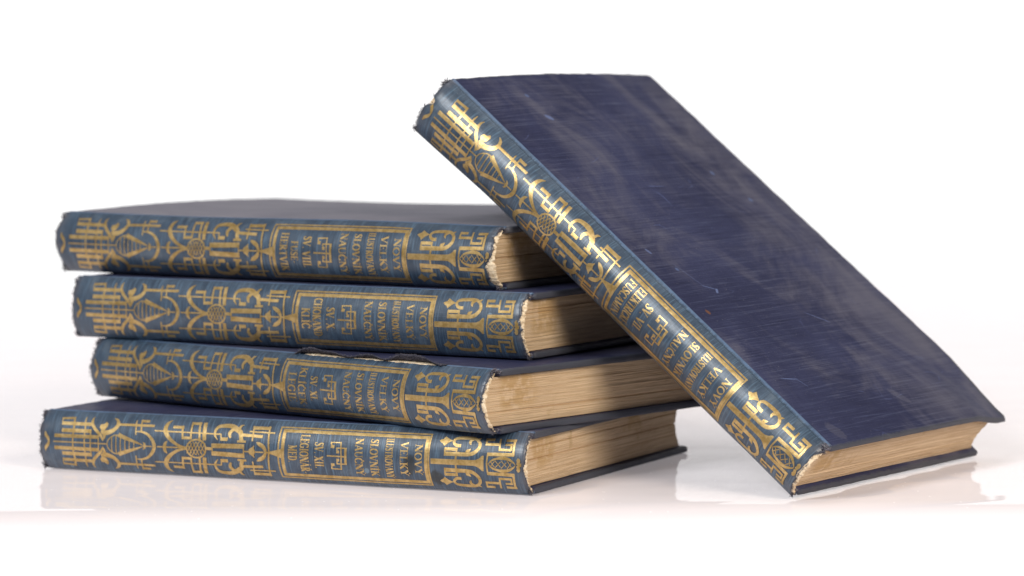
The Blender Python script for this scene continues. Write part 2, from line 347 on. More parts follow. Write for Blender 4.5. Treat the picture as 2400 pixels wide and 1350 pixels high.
# gilt ornament of the spine: strokes (u mm from the tail, v mm from the middle, width mm); s straight, c curved, p filled; 1 = mirrored across the middle
DESIGN=[
('s',1,[(12.32,8.86,2.03),(28.23,8.87,2.03)]),
('s',1,[(12.13,11.36,1.35),(18.73,11.79,1.35)]),
('s',1,[(11.86,11.96,0.54),(12.32,9.39,0.54)]),
('s',1,[(18.15,12.37,1.22),(19.03,8.72,1.22),(19.14,6.43,1.22)]),
('s',1,[(19.09,6.68,0.89),(19.08,-0.49,0.89)]),
('s',1,[(12.89,5.45,2.16),(28.65,5.54,2.16)]),
('s',1,[(9.25,2.84,2.03),(32.77,2.98,2.03)]),
('s',0,[(8.81,0.01,0.73),(37.07,0.03,0.73)]),
('c',1,[(24.44,12.63,0.32),(24.43,11.07,0.95),(24.66,9.2,0.95),(25.22,6.41,0.89),(25.19,-0.5,0.89)]),
('s',1,[(28.38,6.27,0.81),(28.43,-0.5,0.81)]),
('s',1,[(32.72,3.72,0.68),(32.73,-0.21,0.68)]),
('c',1,[(28.74,12.96,0.22),(28.14,11.5,1.22),(28.53,9.35,1.68),(29.89,7.34,1.76),(31.95,5.41,1.76),(33.85,3.76,1.68),(34.74,2.32,1.14),(34.96,1.23,0.22)]),
('c',1,[(39.05,12.75,0.22),(41.03,11.61,1.62),(41.99,9.48,2.16),(40.99,7.25,2.38),(38.45,5.65,2.57),(35.96,5.19,2.65),(33.61,5.72,1.08)]),
('p',1,[(32.69,7.57),(33.03,9.05),(34.66,9.33),(35.71,10.57),(36.75,9.67),(36.68,8.1),(35.74,6.55),(34.13,5.99)]),
('c',1,[(35.1,5.28,2.43),(35.86,3.59,1.76),(35.05,1.36,0.27)]),
('s',1,[(42.55,9.5,1.49),(61.09,9.62,1.49)]),
('c',1,[(51.28,12.18,0.32),(51.24,11.06,0.81),(51.91,7.41,0.81),(52.19,4.81,0.76)]),
('s',1,[(54.84,6.39,0.86),(54.46,8.53,0.86),(53.75,12.57,0.86)]),
('s',1,[(54.09,11.79,1.62),(58,11.84,1.62)]),
('c',1,[(52.17,6.42,0.41),(54.97,6.47,1.08),(58.24,5.41,1.41),(60.72,3.3,1.84),(61.98,1.17,2.22),(62.23,-0.41,2.32)]),
('s',0,[(57.7,-0.05,0.68),(60.79,-0.05,0.68)]),
('c',1,[(56.17,1.62,0.32),(57.02,0.93,1.3),(56.9,-0.25,2.03)]),
('c',1,[(43.13,4.59,2.43),(44.91,3.88,2.3),(48.67,2.68,1.95),(52.94,1.38,1.22),(56.03,0.33,0.49)]),
('c',1,[(43.16,4.35,0.59),(41.19,4.23,0.59),(39.3,3.18,0.59),(37.89,1.71,0.59),(37.35,-0.03,0.59)]),
('s',1,[(39.84,3.49,0.59),(39.84,-0.3,0.59)]),
('s',1,[(42.04,4.26,0.59),(42.11,-0.21,0.59)]),
('s',1,[(44.36,3.66,0.59),(44.38,-0.13,0.59)]),
('s',1,[(46.81,3.02,0.59),(46.79,-0.03,0.59)]),
('s',1,[(49.12,2.13,0.59),(49.06,0.06,0.59)]),
('s',1,[(51.53,1.5,0.59),(51.46,0.15,0.59)]),
('c',1,[(4.18,4.63,0.32),(4.68,2.92,1.62),(5.81,1.61,1.68),(6.42,0.27,1.14),(6.32,-0.49,0.54)]),
('s',0,[(63.77,0,0.76),(76.17,0.14,0.76)]),
('s',1,[(61.68,7.33,0.76),(95.99,7.19,0.76)]),
('s',1,[(95.96,7.32,0.79),(96.3,4.99,0.79)]),
('s',1,[(95.93,4.97,1.92),(99.7,4.98,1.92)]),
('c',1,[(69.58,13.06,0.23),(67.72,11.25,1.97),(67.13,8.71,2.54),(67.93,6.33,2.54),(70.18,3.82,2.11),(73.24,1.83,1.69),(76.19,0.65,1.35),(78.97,0.19,1.13)]),
('c',1,[(69.01,2.81,0.34),(67.93,1.69,1.75),(67.56,0.03,2.25)]),
('s',1,[(70.83,9.53,1.69),(76.44,9.65,1.69)]),
('s',1,[(75.63,10.4,1.18),(76.72,4,1.18)]),
('s',1,[(76.21,4.65,1.55),(81.39,4.73,1.55)]),
('s',1,[(80.87,4.14,1.13),(80.22,12.63,1.13)]),
('s',1,[(80.13,11.88,1.69),(84.94,11.92,1.69)]),
('s',1,[(83.96,12.78,1.27),(85.52,3.59,1.27)]),
('s',1,[(86.74,12.59,2.25),(87.91,3.88,2.25)]),
('c',1,[(79.02,-0.02,0.96),(79.2,1.02,0.96),(79.67,1.99,0.96),(80.4,2.84,0.96),(81.36,3.5,0.96),(82.48,3.94,0.96),(83.71,4.11,0.96),(84.97,4.02,0.96),(86.17,3.67,0.96),(87.21,3.08,0.96),(88.02,2.29,0.96),(88.53,1.35,0.96),(88.69,0.33,0.96)]),
('s',0,[(79.23,2.24,0.56),(81.51,-2.21,0.56)]),
('s',0,[(81.67,2.33,0.56),(79.06,-2.31,0.56)]),
('s',0,[(80.51,3,0.56),(83.52,-2.88,0.56)]),
('s',0,[(83.71,3.11,0.56),(80.29,-3,0.56)]),
('s',0,[(82.08,3.25,0.56),(85.31,-3.02,0.56)]),
('s',0,[(85.49,3.37,0.56),(81.86,-3.15,0.56)]),
('s',0,[(83.9,3.11,0.56),(86.94,-2.74,0.56)]),
('s',0,[(87.09,3.22,0.56),(83.71,-2.87,0.56)]),
('s',0,[(86.01,2.48,0.56),(88.33,-1.96,0.56)]),
('s',0,[(88.44,2.56,0.56),(85.89,-2.05,0.56)]),
('s',0,[(88.34,0.35,1.69),(91.84,0.32,1.69)]),
('s',1,[(91.69,1.72,2.54),(108.47,2.16,2.54)]),
('s',1,[(92.05,2.29,0.76),(92.05,-0.39,0.76)]),
('s',1,[(108.07,2.6,0.76),(108.11,-0.14,0.76)]),
('s',0,[(108.35,-0.1,0.76),(118.27,-0.07,0.76)]),
('c',1,[(113.56,2.67,0.23),(112.67,1.5,1.41),(111.67,0.45,2.25),(111.43,-0.12,1.97)]),
('c',1,[(112.53,0.99,1.13),(113.4,0.51,1.13),(113.2,-1.03,0.85),(113.19,-2.85,0.14)]),
('c',1,[(94.69,4.42,0.34),(93.09,6.43,1.27),(92.84,8.54,1.55),(93.93,10.66,2.03),(96.87,11.44,2.39),(100.68,11.3,2.76),(103.74,9.77,2.96),(105.88,8.21,2.68),(106.26,6.37,2.25),(106.98,4.47,2.54)]),
('s',1,[(104.7,4.26,1.24),(109.16,4.31,1.24)]),
('c',1,[(103.58,10.32,2.25),(101.5,9.54,2.11),(100.36,7.74,2.03),(101.04,5.67,0.99)]),
('c',1,[(106.53,12.33,0.23),(105.17,11.68,1.35),(104.66,10.08,1.69),(104.82,8.98,1.41)]),
('s',1,[(106.93,7.37,1.69),(117.19,7.02,1.69)]),
('c',1,[(111.59,12.08,0.85),(112.15,8.43,0.9),(112.34,4.65,0.9)]),
('s',1,[(111.7,11.06,2.03),(120.3,11.19,2.03)]),
('s',1,[(119.6,12.26,0.99),(120.99,-0.1,0.99)]),
('s',1,[(110.1,9.17,0.85),(123.03,8.97,0.85)]),
('c',1,[(114.48,4.3,0.28),(115.84,3.58,2.03),(117.94,2.44,2.2),(118.99,0.97,1.75),(119.35,-0.08,1.27)]),
('c',0,[(119.84,-0.07,0.79),(121.99,-0.09,1.69),(124.27,-0.11,3.1),(125.98,-0.15,4.23),(127.27,-0.2,5.63)]),
('s',1,[(151.44,6.01,0.67),(156.5,6.15,0.67)]),
('s',1,[(156.3,6.35,0.73),(156.8,-0.34,0.73)]),
('s',1,[(151.56,6.26,0.73),(151.88,4.52,0.73)]),
('s',1,[(151.53,4.15,1.67),(153.26,4.1,1.67)]),
('s',1,[(154.25,3.57,0.67),(159.39,3.62,0.67)]),
('s',1,[(154.58,3.58,0.73),(154.67,2.25,0.73)]),
('s',1,[(154.36,1.82,1.5),(155.76,1.82,1.5)]),
('s',1,[(158.82,3.72,1.4),(158.83,-0.31,1.4)]),
('s',0,[(149.71,-0.09,0.8),(158.7,-0.2,0.8)]),
('c',0,[(200.18,-0.03,2.91),(211.8,0.03,2.99),(220.26,0.1,3.06),(222.3,0.08,4.16),(223.57,0.06,5.97),(224.46,0.07,8.05),(225.35,0.07,8.31)]),
('s',1,[(212.27,3.59,1.04),(212,-0.06,1.04)]),
('s',1,[(206.57,5.69,1.69),(212.75,5.73,1.69)]),
('s',1,[(206.47,3.55,2.21),(213.42,3.69,2.21)]),
('s',1,[(206.72,6.12,0.83),(206.8,2.7,0.83)]),
('s',1,[(212.3,6.29,0.83),(212.36,3.19,0.83)]),
('c',1,[(212.91,3.63,2.21),(218.29,3.75,2.08),(220.8,4.64,2.03),(222.65,6.6,1.87),(222.82,8.6,1.77),(221.69,10.16,1.61),(219.89,11.13,1.82),(217.02,11.3,1.95),(212.71,11.03,1.82),(210.96,10.39,1.56),(210.41,9.16,1.56),(211.18,7.96,1.56),(212.52,7.39,1.71),(214.1,7.47,1.82)]),
('c',1,[(222.96,11.6,0.21),(221.89,10.87,1.3),(221.52,9.82,1.3)]),
('c',1,[(219.94,10.95,1.3),(218.27,9.99,1.61),(218.21,8.8,1.25),(218.69,8.08,0.16)]),
('p',1,[(216.58,4.64),(216.87,5.68),(219.05,6.31),(218.67,5.05),(218.05,4.4)]),
('p',1,[(203.56,9.25),(204.35,9.95),(205.26,10.1),(206.09,11.55),(207.68,10.55),(208.93,9.96),(210.03,9.47),(208.89,9.04),(207.74,8.38),(206.18,6.99),(205.37,8.05),(204.52,8.44)]),
('s',1,[(225.68,11.02,1.56),(229.36,11.1,1.56)]),
('s',1,[(225.62,11.69,1.04),(225.84,8.18,1.04)]),
('s',1,[(225.6,8.74,1.51),(232.33,8.84,1.51)]),
('s',1,[(231.92,11.67,1.04),(232.4,6.01,1.04)]),
('s',1,[(232.09,6.45,1.35),(237.96,6.53,1.35)]),
('s',1,[(237.64,9.49,1.04),(237.74,6.21,1.04)]),
('s',1,[(234.73,8.88,1.3),(237.89,8.91,1.3)]),
('s',1,[(234.75,10.93,1.61),(239.58,11.07,1.61)]),
('s',1,[(238.75,11.69,1.3),(239.18,4.03,1.3)]),
('s',1,[(227.08,4.2,1.87),(239.61,4.5,1.87)]),
('s',1,[(227.22,4.86,0.88),(226.8,-0.23,0.88)]),
('c',1,[(227.36,-0.2,0.26),(229.52,1.79,0.99),(232.33,2.59,1.35),(234.1,2.81,1.82),(236.88,2.48,1.56),(239.35,1.1,0.91),(240.33,0.03,0.26)]),
('s',1,[(228.37,1.42,0.47),(230.53,-1.3,0.47)]),
('s',1,[(230.78,1.54,0.47),(233.34,-1.15,0.47)]),
('s',1,[(233.57,1.69,0.47),(236.14,-1,0.47)]),
('s',1,[(236.36,1.83,0.47),(238.42,-0.88,0.47)]),
('c',1,[(241.04,2.59,1.56),(241.66,2.11,2.08),(241.76,1.39,1.82),(241.3,0.12,1.56)]),
('c',0,[(241.31,0.22,1.82),(243.06,0.17,1.82)])]

# ---------------------------------------------------------------- gilt lettering: a thick-and-thin serif alphabet
TK, TH, SF = 0.17, 0.065, 0.06      # thick stem, hairline, serif thickness (cap height = 1)
def st(x0, y0, x1, y1, w): return [(x0, y0, w), (x1, y1, w)]
def stem(x, w=TK, y0=0.0, y1=1.0, s=0.13):
    return [st(x, y0, x, y1, w), st(x - s - w / 2, y0 + SF / 2, x + s + w / 2, y0 + SF / 2, SF), st(x - s - w / 2, y1 - SF / 2, x + s + w / 2, y1 - SF / 2, SF)]
def arc(cx, cy, rx, ry, a0, a1, w0, w1, n=10):
    out = []
    for i in range(n + 1):
        f = i / n; a = math.radians(a0 + (a1 - a0) * f)
        out.append((cx + rx * math.cos(a), cy + ry * math.sin(a), w0 + (w1 - w0) * abs(math.cos(a))))
    return [out]
def serif(x, y, s=0.13): return [st(x - s, y, x + s, y, SF)]
GLYPHS = {
 'N': (0.86, [st(.16, .03, .16, 1, TH), st(.16, .97, .72, .03, TK), st(.72, 0, .72, 1, TH)] + serif(.16, .03) + serif(.10, .97) + serif(.72, .97)),
 'O': (0.84, arc(.42, .5, .33, .47, 0, 360, TH, TK, 20)),
 'V': (0.80, [st(.12, .97, .42, .03, TK), st(.42, .03, .70, .97, TH)] + serif(.12, .97) + serif(.70, .97)),
 'E': (0.70, stem(.20, s=.09) + [st(.2, .97, .60, .97, SF), st(.60, .80, .60, 1, SF), st(.2, .52, .48, .52, TH), st(.48, .42, .48, .62, SF), st(.2, .03, .62, .03, SF), st(.62, 0, .62, .22, SF)]),
 'L': (0.66, stem(.20, s=.09) + [st(.2, .03, .60, .03, SF), st(.60, 0, .60, .24, SF)]),
 'K': (0.82, stem(.20, s=.09) + [st(.24, .42, .66, .97, TH), st(.36, .58, .70, .03, TK)] + serif(.66, .97, .10) + serif(.70, .03, .12)),
 'Y': (0.78, [st(.12, .97, .39, .48, TK), st(.39, .48, .66, .97, TH), st(.39, 0, .39, .5, TK)] + serif(.12, .97) + serif(.66, .97, .10) + serif(.39, .03, .18)),
 'I': (0.42, stem(.21, s=.10)),
 'U': (0.84, [st(.18, .3, .18, 1, TK), st(.68, .3, .68, 1, TH)] + arc(.43, .3, .25, .27, 180, 360, TH, .12, 8) + serif(.18, .97, .16) + serif(.68, .97)),
 'S': (0.62, [[(.52, .74, TH), (.50, .88, TH), (.38, .965, .07), (.24, .95, .10), (.14, .83, .13), (.17, .68, .15), (.30, .56, TK), (.44, .45, TK), (.52, .32, .15), (.48, .14, .12), (.36, .045, .09), (.22, .04, .07), (.11, .13, TH), (.09, .28, TH)]] + [st(.53, .72, .53, .98, SF), st(.08, .02, .08, .28, SF)]),
 'T': (0.74, [st(.37, 0, .37, 1, TK), st(.08, .97, .66, .97, SF), st(.08, .78, .08, 1, SF), st(.66, .78, .66, 1, SF)] + serif(.37, .03, .17)),
 'R': (0.80, stem(.20, s=.09) + [[(.2, .97, SF), (.42, .96, .08), (.56, .86, .14), (.58, .74, TK), (.54, .60, .14), (.42, .51, .08), (.2, .50, SF)], st(.38, .5, .68, .03, TK)] + serif(.70, .03, .10)),
 'A': (0.82, [st(.12, .03, .40, .97, TH), st(.40, .97, .70, .03, TK), st(.24, .34, .60, .34, TH)] + serif(.12, .03) + serif(.70, .03, .15)),
 'C': (0.76, arc(.42, .5, .33, .47, 42, 318, TH, TK, 16) + [st(.66, .70, .66, .98, SF), st(.66, .02, .66, .28, SF)]),
 'G': (0.82, arc(.42, .5, .33, .47, 42, 318, TH, TK, 16) + [st(.66, .70, .66, .98, SF), st(.66, .05, .66, .44, TK), st(.52, .44, .78, .44, SF)]),
 'X': (0.80, [st(.14, .97, .66, .03, TK), st(.64, .97, .14, .03, TH)] + serif(.14, .97) + serif(.66, .97, .10) + serif(.14, .03, .10) + serif(.66, .03)),
 'M': (1.00, [st(.14, .03, .16, .97, TH), st(.16, .97, .46, .08, TK), st(.46, .08, .80, .97, TH), st(.80, 0, .80, 1, TK)] + serif(.14, .03) + serif(.10, .97, .1) + serif(.82, .97, .15) + serif(.80, .03, .17)),
 'D': (0.82, stem(.20, s=.09) + [[(.2, .97, SF), (.42, .96, .08), (.60, .84, .12), (.68, .5, TK), (.60, .16, .12), (.42, .04, .08), (.2, .03, SF)]]),
 'F': (0.66, stem(.20, s=.09) + [st(.2, .97, .58, .97, SF), st(.58, .78, .58, 1, SF), st(.2, .52, .46, .52, TH), st(.46, .42, .46, .62, SF)]),
 'H': (0.88, stem(.20, s=.09) + stem(.68, s=.09) + [st(.2, .5, .68, .5, TH)]),
 '.': (0.30, [st(.10, .07, .22, .07, .14)]),
 '-': (0.36, [st(.06, .42, .30, .42, .09)]),
 ' ': (0.34, []),
}
ACUTE = [(-.04, 1.06, .05), (.08, 1.20, .09)]
CARON = [[(-.10, 1.20, .05), (0, 1.07, .08)], [(0, 1.07, .08), (.10, 1.20, .05)]]
ACC = {'Ý': ('Y', 'a'), 'Í': ('I', 'a'), 'Á': ('A', 'a'), 'É': ('E', 'a'), 'Č': ('C', 'c'), 'Ř': ('R', 'c')}

def text_strokes(word, u0, u1, v0, v1):
    """a word running down from v0 to v1, its letters' feet at u0 and heads at u1 (mm)"""
    pen = 0.0; raw = []
    for ch in word:
        base, acc = ACC.get(ch, (ch, None))
        w, ss = GLYPHS[base]
        for s in ss: raw.append([(pen + x, y, t) for x, y, t in s])
        if acc == 'a': raw.append([(pen + w / 2 + x, y, t) for x, y, t in ACUTE])
        if acc == 'c':
            for s in CARON: raw.append([(pen + w / 2 + x, y, t) for x, y, t in s])
        pen += w
    cap = u1 - u0; sx = (v0 - v1) / pen
    out = []
    for s in raw:
        pts = []
        for i, (x, y, t) in enumerate(s):
            a = s[max(0, i - 1)]; b = s[min(len(s) - 1, i + 1)]
            dx, dy = (b[0] - a[0]) * sx, (b[1] - a[1]) * cap
            k = math.hypot(dx, dy) or 1.0
            # stems stand up: their thickness shrinks with the letter's width, bars with its height
            wid = t * (abs(dy) / k * sx * 0.5 + abs(dy) / k * cap * 0.45 + abs(dx) / k * cap)
            pts.append((u0 + y * cap, v0 - x * sx, max(wid, 0.20)))
        out.append(('s', 0, pts))
    return out

TITLE = [("NOVÝ", 192.5, 196.0, 7.2, -6.9), ("VELKÝ", 185.4, 189.1, 8.0, -7.8), ("ILUSTROVANÝ", 178.2, 181.9, 9.2, -9.2),
         ("SLOVNÍK", 170.8, 174.7, 8.6, -8.7), ("NAUČNÝ", 163.5, 167.3, 8.6, -8.7)]
FRAME = []
for hv, ua, ub, w in ((12.2, 125.5, 199.2, 0.75), (10.5, 127.7, 197.9, 1.6)):
    for sg in (1, -1): FRAME.append(('s', 0, [(ua - w / 2, sg * hv, w), (ub + w / 2, sg * hv, w)]))
    for uu in (ua, ub): FRAME.append(('s', 0, [(uu, hv, w), (uu, -hv, w)]))

# ---------------------------------------------------------------- book dimensions (metres)
L, W, BULGE = 0.245, 0.1655, 0.0060
BT = 0.0030                                     # board thickness

class Spine:
    def __init__(self, T, sd=0.0, wt=None, wb=None, bulge=BULGE):
        self.sd = sd; self.b = bulge; self.wt = wt; self.wb = wb
        self.T = T; h = T / 2
        self.R = (h * h + bulge * bulge) / (2 * bulge)
        self.half = math.asin(h / self.R)
        self.k = self.half * self.R / 0.01525
    def lift(self, x, z):
        """the cloth rides on the warped boards"""
        f = max(0.0, min(1.0, z / self.T))
        return (self.wt(x, 0.004) if self.wt else 0) * f + (self.wb(x, 0.004) if self.wb else 0) * (1 - f)
    def at(self, u, v, off=0.0):
        """u mm from the tail, v mm of arc from the middle -> point and normal"""
        th = v * 0.001 * self.k / self.R
        n = Vector((0, -math.cos(th), math.sin(th)))
        c = Vector((u * 0.001 - L / 2, self.R - self.b, self.T / 2))
        q = c + n * (self.R + off)
        q.z += self.lift(q.x, q.z)
        return q, n
    def wob(self, u, v):
        """gentle unevenness of the cloth, shared by cloth and foil"""
        return noise.noise(Vector((u * 0.045 + self.sd, v * 0.11, 2))) * 0.00022 + noise.noise(Vector((u * 0.13 + self.sd, v * 0.30, 5))) * 0.00006

def catmull(pts, sub):
    if len(pts) < 3: return pts
    out = []
    P = [pts[0]] + list(pts) + [pts[-1]]
    for i in range(1, len(P) - 2):
        a, b, c, d = P[i - 1], P[i], P[i + 1], P[i + 2]
        for j in range(sub):
            t = j / sub
            out.append(tuple(0.5 * ((2 * b[k]) + (-a[k] + c[k]) * t + (2 * a[k] - 5 * b[k] + 4 * c[k] - d[k]) * t * t + (-a[k] + 3 * b[k] - 3 * c[k] + d[k]) * t ** 3) for k in range(3)))
    out.append(pts[-1]); return out

def foil_mesh(name, strokes, sp, worn=None, wscale=1.0, vmax=13.6, base=0.00005, step=0.0000010):
    vs, fs, nr, bad = [], [], [], set()
    def put(u, v, off):
        v = max(-vmax, min(vmax, v))
        if worn and worn(u, v): bad.add(len(vs))
        p, n = sp.at(u, v, off - 0.00025 + sp.wob(u, v)); vs.append(tuple(p)); nr.append(tuple(n)); return len(vs) - 1
    idx = 0
    for kind, mir, pts in strokes:
        for sg in ((1, -1) if mir else (1,)):
            off = base + step * idx; idx += 1
            P = [(p[0], p[1] * sg) + tuple(p[2:]) for p in pts]
            if kind == 'p':
                cu = sum(p[0] for p in P) / len(P); cvv = sum(p[1] for p in P) / len(P)
                c = put(cu, cvv, off); ring = [put(p[0], p[1], off) for p in P]
                for i in range(len(ring)): fs.append((c, ring[i], ring[(i + 1) % len(ring)]))
                continue
            if kind == 'c': P = catmull(P, 4)
            # cut long strokes so that they follow the curve
            Q = [P[0]]
            for a, b in zip(P, P[1:]):
                n = max(1, int(max(abs(b[1] - a[1]), abs(b[0] - a[0]) * 0.7) / 1.0))
                for i in range(1, n + 1): Q.append(tuple(a[k] + (b[k] - a[k]) * i / n for k in range(3)))
            rows = []
            for i, q in enumerate(Q):
                a = Q[max(0, i - 1)]; b = Q[min(len(Q) - 1, i + 1)]
                du, dv = b[0] - a[0], b[1] - a[1]; k = math.hypot(du, dv) or 1.0
                nu, nv = -dv / k, du / k
                w = q[2] * wscale; m = max(2, int(abs(w * nv) / 0.6) + 1)
                rows.append((q, nu, nv, w))
            m = max(2, max(int(abs(r[3] * r[2]) / 0.6) + 1 for r in rows))
            prev = None
            for q, nu, nv, w in rows:
                cur = [put(q[0] + nu * w * (j / m - .5), q[1] + nv * w * (j / m - .5), off) for j in range(m + 1)]
                if prev:
                    for j in range(m): fs.append((prev[j], prev[j + 1], cur[j + 1], cur[j]))
                prev = cur
    fs = [f for f in fs if not any(i in bad for i in f)]
    me = bpy.data.meshes.new(name); me.from_pydata(vs, [], fs)
    # all faces look outward
    bm = bmesh.new(); bm.from_mesh(me); bm.verts.ensure_lookup_table()
    for f in bm.faces:
        if f.normal.dot(Vector(nr[f.verts[0].index])) < 0: f.normal_flip()
    bm.to_mesh(me); bm.free()
    for p in me.polygons: p.use_smooth = True
    me.normals_split_custom_set_from_vertices(nr)
    return me

def board(name, T, top, warp, parent, rng, mat=None, tip=0.0):
    """cloth covered board: a thin slab with rounded edges, gently warped"""
    y0, y1 = 0.0040, W
    x0, x1 = -L / 2, L / 2
    nx, ny = 48, 36
    r = 0.0011
    z0 = T - BT if top else 0.0
    prof = []                                   # (inset, z) around the slab's edge, bottom to top
    for k in range(5):
        a = math.radians(-90 + 22.5 * k); prof.append((r - r * math.cos(a), z0 + r + r * math.sin(a)))
    for k in range(5):
        a = math.radians(22.5 * k); prof.append((r - r * math.cos(a), z0 + BT - r + r * math.sin(a)))
    # plan outline, corners slightly blunted
    out = []
    cr_ = 0.0016
    def corner(cx, cy, a0):
        for k in range(4):
            a = math.radians(a0 + 30 * k); out.append((cx + cr_ * math.cos(a), cy + cr_ * math.sin(a)))
    def side(ax, ay, bx, by, n):
        for i in range(1, n): out.append((ax + (bx - ax) * i / n, ay + (by - ay) * i / n))
    corner(x0 + cr_, y0 + cr_, 180); side(x0 + cr_, y0, x1 - cr_, y0, nx)
    corner(x1 - cr_, y0 + cr_, 270); side(x1, y0 + cr_, x1, y1 - cr_, ny)
    corner(x1 - cr_, y1 - cr_, 0); side(x1 - cr_, y1, x0 + cr_, y1, nx)
    corner(x0 + cr_, y1 - cr_, 90); side(x0, y1 - cr_, x0, y0 + cr_, ny)
    cx, cy = (x0 + x1) / 2, (y0 + y1) / 2
    n = len(out)
    sd = rng.random() * 50
    def P(x, y, z, edge=False):
        if edge:
            w = fbm(x * 350 + sd, y * 350, z * 350) * 0.00030
            z += w * 0.6
            x += (1 if x > 0 else -1) * w if abs(x) > L / 2 - 0.004 else 0
            y += w if y > W - 0.004 else 0
        if tip: y += tip * sm((x / L + 0.5 - 0.75) / 0.25) * sm((y / W - 0.75) / 0.25)
        return Vector((x, y, z + warp(x, y)))
    secs = []
    ins = [(1.0 - t) for t in (0.0,)]
    # bottom face rings -> edge profile -> top face rings
    fr = [0.02, 0.12, 0.3, 0.5, 0.68, 0.82, 0.92, 0.975]
    def ring(scale, z, inset=0.0, edge=False):
        pts = []
        for (x, y) in out:
            dx, dy = x - cx, y - cy
            xx = cx + math.copysign(max(0, abs(dx) - inset), dx) * scale
            yy = cy + math.copysign(max(0, abs(dy) - inset), dy) * scale
            pts.append(P(xx, yy, z, edge))
        return pts
    for f in fr: secs.append(ring(f, z0))
    for ii, zz in prof: secs.append(ring(1.0, zz, ii, True))
    for f in reversed(fr): secs.append(ring(f, z0 + BT))
    me = loft(name, secs)
    return link_obj("top_cover" if top else "bottom_cover", me, mat or M_COVER, parent)

def page_block(sp, T, warp_top, warp_bot, parent, rng):
    za, zb = BT + 0.0003, T - BT - 0.0003
    x0, x1 = -L / 2 + 0.0030, L / 2 - 0.0030
    nz, ny = 64, 26
    def y_front(f): # spine side, follows the rounded back
        z = za + (zb - za) * f; h = T / 2
        c = math.sqrt(max(0, sp.R ** 2 - (z - h) ** 2))
        return sp.R - sp.b - c + 0.0037
    def y_back(f):
        t = 2 * f - 1
        return W - 0.0042 - 0.0045 * (1 - t * t)
    sd = rng.random() * 90
    secs = []
    ridge = [rng.gauss(0, 0.00006) + 0.00020 * fbm(k * 0.09 + sd, 3) for k in range(nz + 1)]
    gaps = {rng.randrange(6, nz - 6): rng.uniform(.0004, .0008) for _ in range(3)}
    for k in gaps: ridge[k] -= gaps[k]
    def X(side, k, y):
        w = ridge[k] + 0.00012 * fbm(y * 60 + sd, k * 0.6)
        return (x1 + w) if side else (x0 - w)
    def Z(f, x, y):
        z = za + (zb - za) * f
        return z + warp_top(x, y) * f + warp_bot(x, y) * (1 - f)
    vs, fs = [], []
    def vid(v): vs.append(tuple(v)); return len(vs) - 1
    # section outline in (y, f) : front column, back column and rows between, as a grid on each end
    ends = []
    for side in (0, 1):
        g = []
        for k in range(nz + 1):
            f = k / nz; a, b = y_front(f), y_back(f) + ridge[(k * 7) % nz] * 0.8
            row = []
            for j in range(ny + 1):
                y = a + (b - a) * j / ny; x = X(side, k, y)
                row.append(vid((x, y, Z(f, x, y))))
            g.append(row)
        ends.append(g)
        for k in range(nz):
            for j in range(ny):
                q = (g[k][j], g[k][j + 1], g[k + 1][j + 1], g[k + 1][j])
                fs.append(q if side else q[::-1])
    # skins along the length
    NX = 16
    def skin(fn, n):
        rows = []
        for i in range(NX + 1):
            rows.append([fn(i, j) for j in range(n + 1)])
        for i in range(NX):
            for j in range(n): fs.append((rows[i][j], rows[i + 1][j], rows[i + 1][j + 1], rows[i][j + 1]))
    def mk(getter):
        def fn(i, j):
            a = Vector(vs[getter(ends[0], j)]); b = Vector(vs[getter(ends[1], j)])
            if i == 0: return getter(ends[0], j)
            if i == NX: return getter(ends[1], j)
            p = a.lerp(b, i / NX)
            t = i / NX
            # follow the boards' warp between the two ends
            return vid(p)
        return fn
    skin(mk(lambda g, j: g[j][ny]), nz); skin(mk(lambda g, j: g[j][0]), nz)
    skin(mk(lambda g, j: g[nz][j]), ny); skin(mk(lambda g, j: g[0][j]), ny)
    me = bpy.data.meshes.new("page_block"); me.from_pydata(vs, [], fs)
    bm = bmesh.new(); bm.from_mesh(me); bmesh.ops.recalc_face_normals(bm, faces=bm.faces); bm.to_mesh(me); bm.free()
    o = link_obj("page_block", me, M_PAGES, parent, smooth=False)
    return o

def tear(u_end, v, sd, amp, bite=()):
    """how far (mm) the cloth is worn back from the end of the spine at arc position v"""
    d = amp * (0.55 + 0.9 * abs(fbm(v * 0.16 + sd, sd)) + 0.42 * fbm(v * 0.55 + sd, 7) + 0.07 * fbm(v * 3.1, sd))
    for c, w, h in bite: d += h * math.exp(-((v - c) / w) ** 2)
    return d

